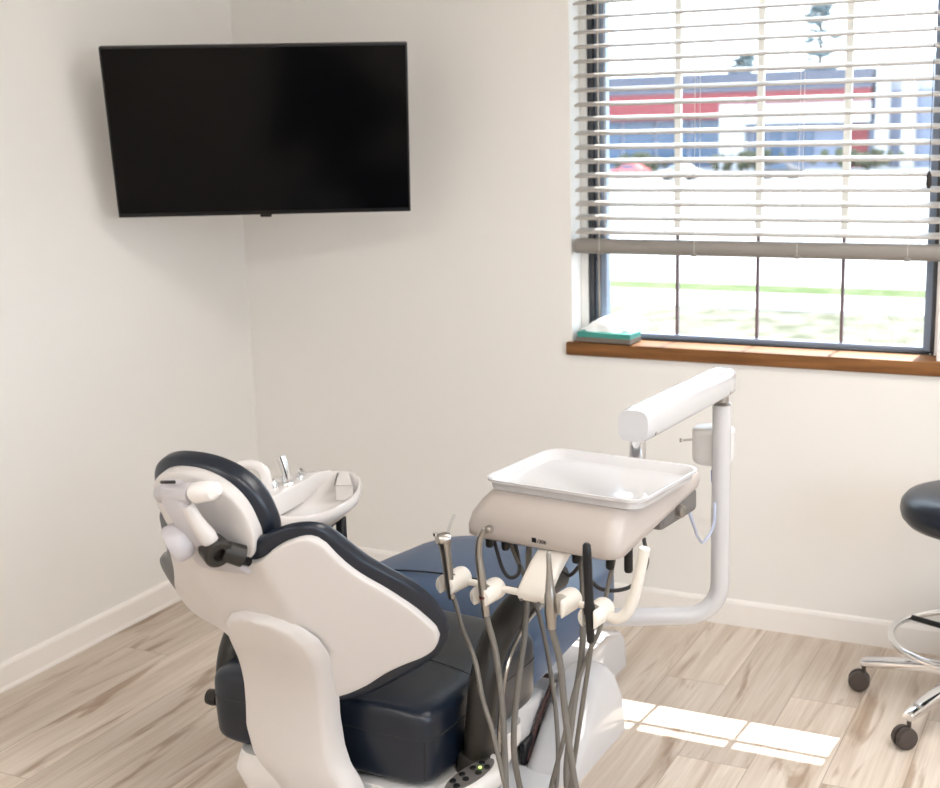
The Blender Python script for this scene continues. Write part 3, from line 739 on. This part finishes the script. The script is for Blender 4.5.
# syringe
t = instrument('air_water_syringe', 'steel air-water syringe with clear tip in the leftmost console holder', 'dental instrument', -.16, .70)
b = NB(); tube(b, [HF(-.155, -.283, .688), HF(-.158, -.283, .71), HF(-.165, -.283, .775), HF(-.168, -.283, .80)], [.0065, .009, .0105, .0125], 16)
tube(b, [HF(-.176, -.296, .808), HF(-.168, -.283, .806), HF(-.160, -.275, .806)], [.010, .014, .011], 14); bd = t.part('body', b, M['steel'])
b = NB(); lathe(b, [(.005, 0), (.005, .006)], HF(-.178, -.298, .815), Z3, 10); t.part('button', b, M['chrome'], bd)
b = NB(); tube(b, [HF(-.163, -.280, .812), HF(-.158, -.279, .83), HF(-.147, -.278, .856)], .0032, 10, 4); t.part('tip', b, M['clear'])
b = NB(); tube(b, [HF(-.155, -.283, .692), HF(-.149, -.282, .684), HF(-.126, -.29, .632), HF(-.087, -.31, .586), HF(-.051, -.34, .525), HF(-.019, -.36, .481), HF(.012, -.38, .418), HF(.030, -.375, .34), HF(.042, -.33, .25), HF(.035, -.24, .26), HF(.01, -.17, .40), HF(-.06, -.11, .60), HF(-.137, -.10, .755)], .0046, 10, 8); t.part('hose', b, M['hose'])
# contra-angle handpiece
t = instrument('contra_angle_handpiece', 'bent steel handpiece with maroon ring in the second holder of the console', 'dental instrument', -.083, .70)
b = NB(); tube(b, [HF(-.077, -.283, .668), HF(-.080, -.283, .70), HF(-.086, -.283, .75), HF(-.090, -.283, .79), HF(-.087, -.281, .82), HF(-.078, -.277, .838)], [.0075, .0085, .0085, .0072, .0066, .006], 14, 5)
lathe(b, [(.0075, -.006), (.0078, .004), (.006, .007)], HF(-.070, -.275, .838), hX + Z3 * .35, 14); bd = t.part('body', b, M['steel'])
b = NB(); lathe(b, [(.0092, 0), (.0092, .005)], HF(-.0805, -.283, .703), V(0, 0, 1), 16); t.part('ring', b, M['maroon'], bd)
b = NB(); tube(b, [HF(-.077, -.283, .670), HF(-.075, -.282, .66), HF(-.050, -.29, .587), HF(-.020, -.32, .484), HF(.008, -.36, .372), HF(.02, -.38, .28), HF(.01, -.34, .21), HF(0, -.27, .23), HF(-.022, -.28, .389), HF(-.040, -.24, .489), HF(-.057, -.18, .586), HF(-.067, -.15, .657), HF(-.09, -.10, .755)], .0062, 10, 8); t.part('hose', b, M['hose'])
# straight handpiece
t = instrument('straight_handpiece', 'straight silver handpiece standing in the third holder of the console', 'dental instrument', .067, .70)
b = NB(); lathe(b, [(.003, .128), (.0045, .124), (.005, .10), (.006, .085), (.0095, .05), (.0112, .045), (.0118, .005), (.010, 0), (.009, -.02)], HF(.066, -.283, .691), V(-.03, .02, 1), 18); t.part('body', b, M['steel'])
b = NB(); tube(b, [HF(.067, -.283, .675), HF(.070, -.283, .66), HF(.088, -.29, .610), HF(.110, -.31, .511), HF(.140, -.33, .395), HF(.165, -.33, .30), HF(.165, -.30, .215), HF(.11, -.25, .22), HF(.070, -.24, .336), HF(.060, -.20, .453), HF(.056, -.15, .578), HF(.043, -.12, .689), HF(.026, -.10, .755)], .0064, 10, 8); t.part('hose', b, M['hose'])
# black scaler handpiece
t = instrument('black_handpiece', 'slim black handpiece standing in the right holder of the console', 'dental instrument', .147, .70)
b = NB(); lathe(b, [(.004, .132), (.0075, .128), (.0085, .11), (.0088, .02), (.0105, .012), (.0105, 0), (.0085, -.004), (.0078, -.03), (.0075, -.052), (.005, -.056)], HF(.1465, -.283, .716), V(-.035, 0, 1), 18); t.part('body', b, M['black'])
b = NB(); tube(b, [HF(.149, -.283, .668), HF(.149, -.282, .655), HF(.141, -.28, .610), HF(.123, -.28, .502), HF(.100, -.28, .359), HF(.085, -.28, .26), HF(.05, -.26, .22), HF(.035, -.25, .30), HF(.052, -.22, .418), HF(.056, -.18, .507), HF(.074, -.15, .582), HF(.085, -.13, .622), HF(.090, -.11, .69), HF(.10, -.10, .755)], .0045, 10, 8); t.part('hose', b, M['hose'])
# dark loops under the head
b = NB(); tube(b, [HF(-.126, -.10, .765), HF(-.115, -.10, .715), HF(-.108, -.115, .694), HF(-.125, -.12, .685), HF(-.15, -.11, .70), HF(-.175, -.10, .755)], .004, 8, 8); du.part('connecting_hose', b, M['hosedk'])
b = NB(); tube(b, [HF(.026, -.08, .765), HF(.021, -.09, .73), HF(-.008, -.09, .70), HF(-.035, -.09, .731), HF(-.03, -.07, .775)], .004, 8, 8); du.part('connecting_hose', b, M['hosedk'])
b = NB(); tube(b, [HF(.0, -.07, .775), HF(.03, -.09, .725), HF(.069, -.10, .690), HF(.128, -.09, .700), HF(.15, -.06, .74), HF(.139, -.05, .79)], .004, 8, 8); du.part('connecting_hose', b, M['hosedk'])

# tray on the console
tr = Thing('instrument_tray', 'empty shallow white tray lying on top of the dental console', 'tray', HF(0, 0, .869))
b = NB(); loops = []
def trl(z, hx, hyy, r):
    L = []
    for cx_, cyy, a0 in ((hx - r, hyy - r, 0), (-hx + r, hyy - r, PI / 2), (-hx + r, -hyy + r, PI), (hx - r, -hyy + r, 3 * PI / 2)):
        for k in range(9):
            a = a0 + PI / 2 * k / 8; L.append(HF(cx_ + r * math.cos(a), cyy + r * math.sin(a), z))
    return L
W3, D3 = .177, .142
loft(b, [trl(.8685, W3 - .013, D3 - .013, .030), trl(.8692, W3 - .010, D3 - .010, .032), trl(.8835, W3 - .006, D3 - .006, .036), trl(.8850, W3 - .001, D3 - .001, .038), trl(.889, W3 - .001, D3 - .001, .038), trl(.8905, W3, D3, .038), trl(.8915, W3 - .002, D3 - .002, .037), trl(.8895, W3 - .008, D3 - .008, .034), trl(.874, W3 - .016, D3 - .016, .030), trl(.8716, W3 - .021, D3 - .021, .028)])
tr.part('tray_body', b, M['gloss'], angle=60)

# ================================================================== STOOL
SX, SY = 2.551, -.374
t = Thing('rolling_stool', 'round black padded stool on a chrome five-star base with casters', 'stool', (SX, SY, 0))
b = NB(); DZ = .045; prof = [(.02, .475), (.16, .475), (.185, .480), (.198, .495), (.203, .515), (.200, .535), (.188, .550), (.16, .560), (.08, .566), (.01, .567)]
lathe(b, prof, (SX, SY, DZ), seg=56); t.part('seat', b, M['vinyl'])
b = NB(); lathe(b, [(.016, .12), (.016, .525)], (SX, SY, 0), seg=18); lathe(b, [(.03, .11), (.03, .26), (.026, .265)], (SX, SY, 0), seg=20); t.part('gas_column', b, M['black'])
b = NB(); L = [V(SX + .212 * math.cos(a), SY + .212 * math.sin(a), .205) for a in [2 * PI * k / 48 for k in range(49)]]
tube(b, L, .0095, 12, cap=False); fr = t.part('foot_ring', b, M['chrome'])
b = NB()
for k in range(3):
    a = .5 + 2 * PI * k / 3; tube(b, [(SX, SY, .22), (SX + .21 * math.cos(a), SY + .21 * math.sin(a), .205)], .008, 10)
t.part('ring_spoke', b, M['black'], fr)
a0 = math.atan2(-.339 - SY, 2.26 - SX)
b = NB(); lathe(b, [(.036, .080), (.036, .125), (.03, .13)], (SX, SY, 0), seg=24); t.part('hub', b, M['chrome'])
for k in range(5):
    a = a0 + 2 * PI * k / 5; d = V(math.cos(a), math.sin(a), 0); o = V(SX, SY, 0); n = V(-d.y, d.x, 0)
    b = NB(); loops = []
    for f, z, hw, hh in ((.02, .112, .023, .018), (.12, .110, .020, .017), (.22, .096, .018, .015), (.285, .086, .016, .012), (.297, .083, .014, .009)):
        c = o + d * f + Z3 * z
        loops.append([c + n * hw * sgnpow(math.cos(q), .5) + Z3 * hh * sgnpow(math.sin(q), .5) for q in [2 * PI * j / 16 for j in range(16)]])
    loft(b, loops); lg = t.part('leg', b, M['chrome'])
    cpos = o + d * .290; ca = (.15, .75, 2.4, 3.6, 5.0)[k]; cd = V(math.cos(ca), math.sin(ca), 0)
    b = NB(); tube(b, [cpos + Z3 * .075, cpos + Z3 * .045], .006, 10)
    wc = cpos - cd * .012 + Z3 * .0295; wn = V(-cd.y, cd.x, 0)
    for s in (-1, 1): lathe(b, [(.012, .004 * s), (.0285, .005 * s), (.0295, .010 * s), (.027, .019 * s), (.010, .0225 * s)], wc, wn, 22)
    tube(b, [wc + wn * .021, wc - wn * .021], .010, 10)
    box(b, wc + Z3 * .014, (.022, .022, .022), .006, 2)
    t.part('caster', b, M['rubber'], lg)

# ================================================================== OUTSIDE
GZ = -.30
def noise_ground(name, c1, c2, scale):
    Mg = mat(name, c1, .95, spec=.1); nt = Mg.node_tree; bb = nt.nodes['Principled BSDF']
    tcn = nt.nodes.new('ShaderNodeTexCoord'); n = nt.nodes.new('ShaderNodeTexNoise'); n.inputs['Scale'].default_value = scale; n.inputs['Detail'].default_value = 6
    cr = nt.nodes.new('ShaderNodeValToRGB'); cr.color_ramp.elements[0].position = .35; cr.color_ramp.elements[0].color = (*c1, 1); cr.color_ramp.elements[1].position = .65; cr.color_ramp.elements[1].color = (*c2, 1)
    nt.links.new(tcn.outputs['Object'], n.inputs['Vector']); nt.links.new(n.outputs['Fac'], cr.inputs[0]); nt.links.new(cr.outputs[0], bb.inputs['Base Color']); return Mg
def ground(name, y0, y1, m_, dz=0):
    b = bx((-45, y0, GZ - .3), (30, y1, GZ + dz)); return struct(name, b, m_, smooth=False)
ground('lawn', .17, 8.5, noise_ground('dry lawn', (.070, .072, .045), (.160, .150, .122), 5))
ground('sidewalk', 8.5, 9.55, mat('pale concrete', (.34, .335, .32), .9, noise=.05), .02)
ground('verge', 9.55, 10.35, noise_ground('green verge', (.050, .075, .022), (.095, .115, .055), 4))
struct('ground_side', bx((XR + .16, -30, GZ - .3), (40, .16, GZ)), mat('pale gravel', (.35, .345, .33), .95), smooth=False)
ground('road', 10.35, 60, mat('sun bleached asphalt', (.34, .34, .34), .95, noise=.05), -.02)
# shop building
BYf = 38.0
bd = Thing('shop_building', 'low shop with red fascia, grey roof band and blue glazing across the road', 'building', (-9, BYf, GZ))
Mred = mat('red fascia', (.17, .014, .024), .6); Mroof = mat('grey blue roof band', (.055, .065, .10), .7); Mwh = mat('white cladding', (.40, .41, .44), .7)
Mglz = mat('shop glazing', (.018, .060, .13), .25, spec=.6); Mst = mat('pale blue cladding', (.15, .18, .26), .7)
bd.part('wall', bx((-14.2, BYf, GZ - .02), (4, BYf + 12, 1.95)), Mst, smooth=False)
bd.part('roof_band', bx((-13.9, BYf - .5, 2.05), (-4.55, BYf + 12, 2.62)), Mroof, smooth=False)
bd.part('fascia', bx((-13.7, BYf - .45, 1.24), (-9.2, BYf, 2.05)), Mred, smooth=False)
bd.part('fascia', bx((-9.2, BYf - .45, 1.68), (-4.6, BYf, 2.05)), Mred, smooth=False)
bd.part('sign_panel', bx((-9.2, BYf - .40, 1.05), (-4.6, BYf - .002, 1.68)), Mwh, smooth=False)
for k in range(4):
    b = NB(); box(b, (-13.1 + 1.13 * k, BYf - .04, .5), (1.0, .06, 1.4)); bd.part('shop_window', b, Mglz, smooth=False)
for k in range(4):
    b = NB(); box(b, (-8.0 + .5 * k, BYf - .04, .45), (.32, .06, 1.1)); bd.part('shop_window', b, Mglz, smooth=False)
bd.part('door', bx((-5.35, BYf - .1, GZ), (-4.7, BYf - .003, 1.0)), Mred, smooth=False)
for x in (-9.0, -8.6, -4.25, -3.5):
    b = NB(); box(b, (x, BYf - .25, 1.15), (.38, .38, 2.9)); bd.part('column', b, Mwh, smooth=False)
bd.part('side_wing', bx((-4.5, BYf + .4, GZ), (5, BYf + 8, 3.0)), Mwh, smooth=False)
bd.part('wing_window', bx((-2.9, BYf + .36, .2), (.5, BYf + .39, 1.9)), Mst, smooth=False)
# hedges and cars in front of the shop
Mleaf = mat('shrub leaves', (.04, .05, .025), .9, noise=.4, nscale=6); Mtree = mat('conifer needles', (.10, .14, .15), .9, noise=.3, nscale=3); Mbark = mat('bark', (.10, .08, .06), .9)
rnd = random.Random(3)
def blob(b, c, s, n):
    for _ in range(n):
        p = V(rnd.gauss(0, .42), rnd.gauss(0, .42), rnd.gauss(0, .42)); q = V(c[0] + p.x * s[0], c[1] + p.y * s[1], c[2] + p.z * s[2])
        r = bmesh.ops.create_icosphere(b, subdivisions=1, radius=rnd.uniform(.12, .22) * (s[0] + s[2]) / 2)
        for v in r['verts']: v.co = v.co * rnd.uniform(.8, 1.2) + q
for x0, lab in ((-8.0, 'low green shrub row in front of the shop glazing'), (-4.6, 'low green shrub by the red shop door'), (-11.4, 'small green shrub in front of the red fascia shop')):
    b = NB(); blob(b, (x0, 36.4, .0), (1.1, .35, .26), 70); single('shrub', b, Mleaf, lab, 'shrub', (x0, 36.4, GZ), 'shrubs before the shop')
def car(x, y, ln, col, lab):
    t = Thing('parked_car', lab, 'car', (x, y, GZ - .02), 'cars parked across the road'); mc = mat('car paint', col, .3, coat=.4)
    z0 = GZ - .02; b = NB(); sil = [(-.5, .22), (-.5, .55), (-.42, .68), (-.25, .72), (-.12, 1.05), (.18, 1.07), (.34, .74), (.48, .66), (.5, .4), (.5, .22)]
    loft(b, [[(x + sx * ln, yy, z0 + sz * .38) for sx, sz in sil] for yy in (y - .3, y + .3)]); t.part('body', b, mc)
    b = NB(); gl = [(-.20, .74), (-.11, 1.0), (.16, 1.02), (.28, .76)]; loft(b, [[(x + sx * ln, yy, z0 + sz * .38) for sx, sz in gl] for yy in (y - .31, y + .31)]); t.part('side_window', b, Mglz, smooth=False)
    for sx in (-.3, .3):
        b = NB()
        lathe(b, [(.10, -.32), (.10, .32)], (x + sx * ln, y, z0 + .10), (0, 1, 0), 16); t.part('wheel', b, M['black'])
car(-8.5, 31.5, 1.1, (.75, .75, .77), 'small white car parked across the road, left of the darker ones')
car(-5.9, 32.0, 1.2, (.03, .03, .035), 'dark car parked across the road before the shop door')
car(-10.3, 32.5, 1.0, (.60, .10, .10), 'reddish car parked at the left across the road')
def tree(x, y, h, lab):
    t = Thing('conifer_tree', lab, 'tree', (x, y, GZ), 'trees behind the shop')
    b = NB(); tube(b, [(x, y, GZ), (x, y, h)], [.16, .05], 8); t.part('trunk', b, Mbark)
    b = NB()
    for k in range(150):
        f = rnd.random(); z = 1.6 + (h - 1.6) * f; rr = (1 - f) * .95 + .2; a = rnd.random() * 2 * PI
        r = bmesh.ops.create_icosphere(b, subdivisions=1, radius=rnd.uniform(.10, .2)); q = V(x + rr * math.cos(a) * rnd.random() ** .5, y + rr * math.sin(a), z)
        for v in r['verts']: v.co = V(v.co.x * 1.6, v.co.y * 1.6, v.co.z * .55) + q
    t.part('foliage', b, Mtree)
tree(-9.5, 53.2, 6.7, 'tall conifer tree standing behind the shop roof')
tree(-12.7, 53.2, 3.9, 'short conifer tree standing behind the shop roof, left of the tall one')
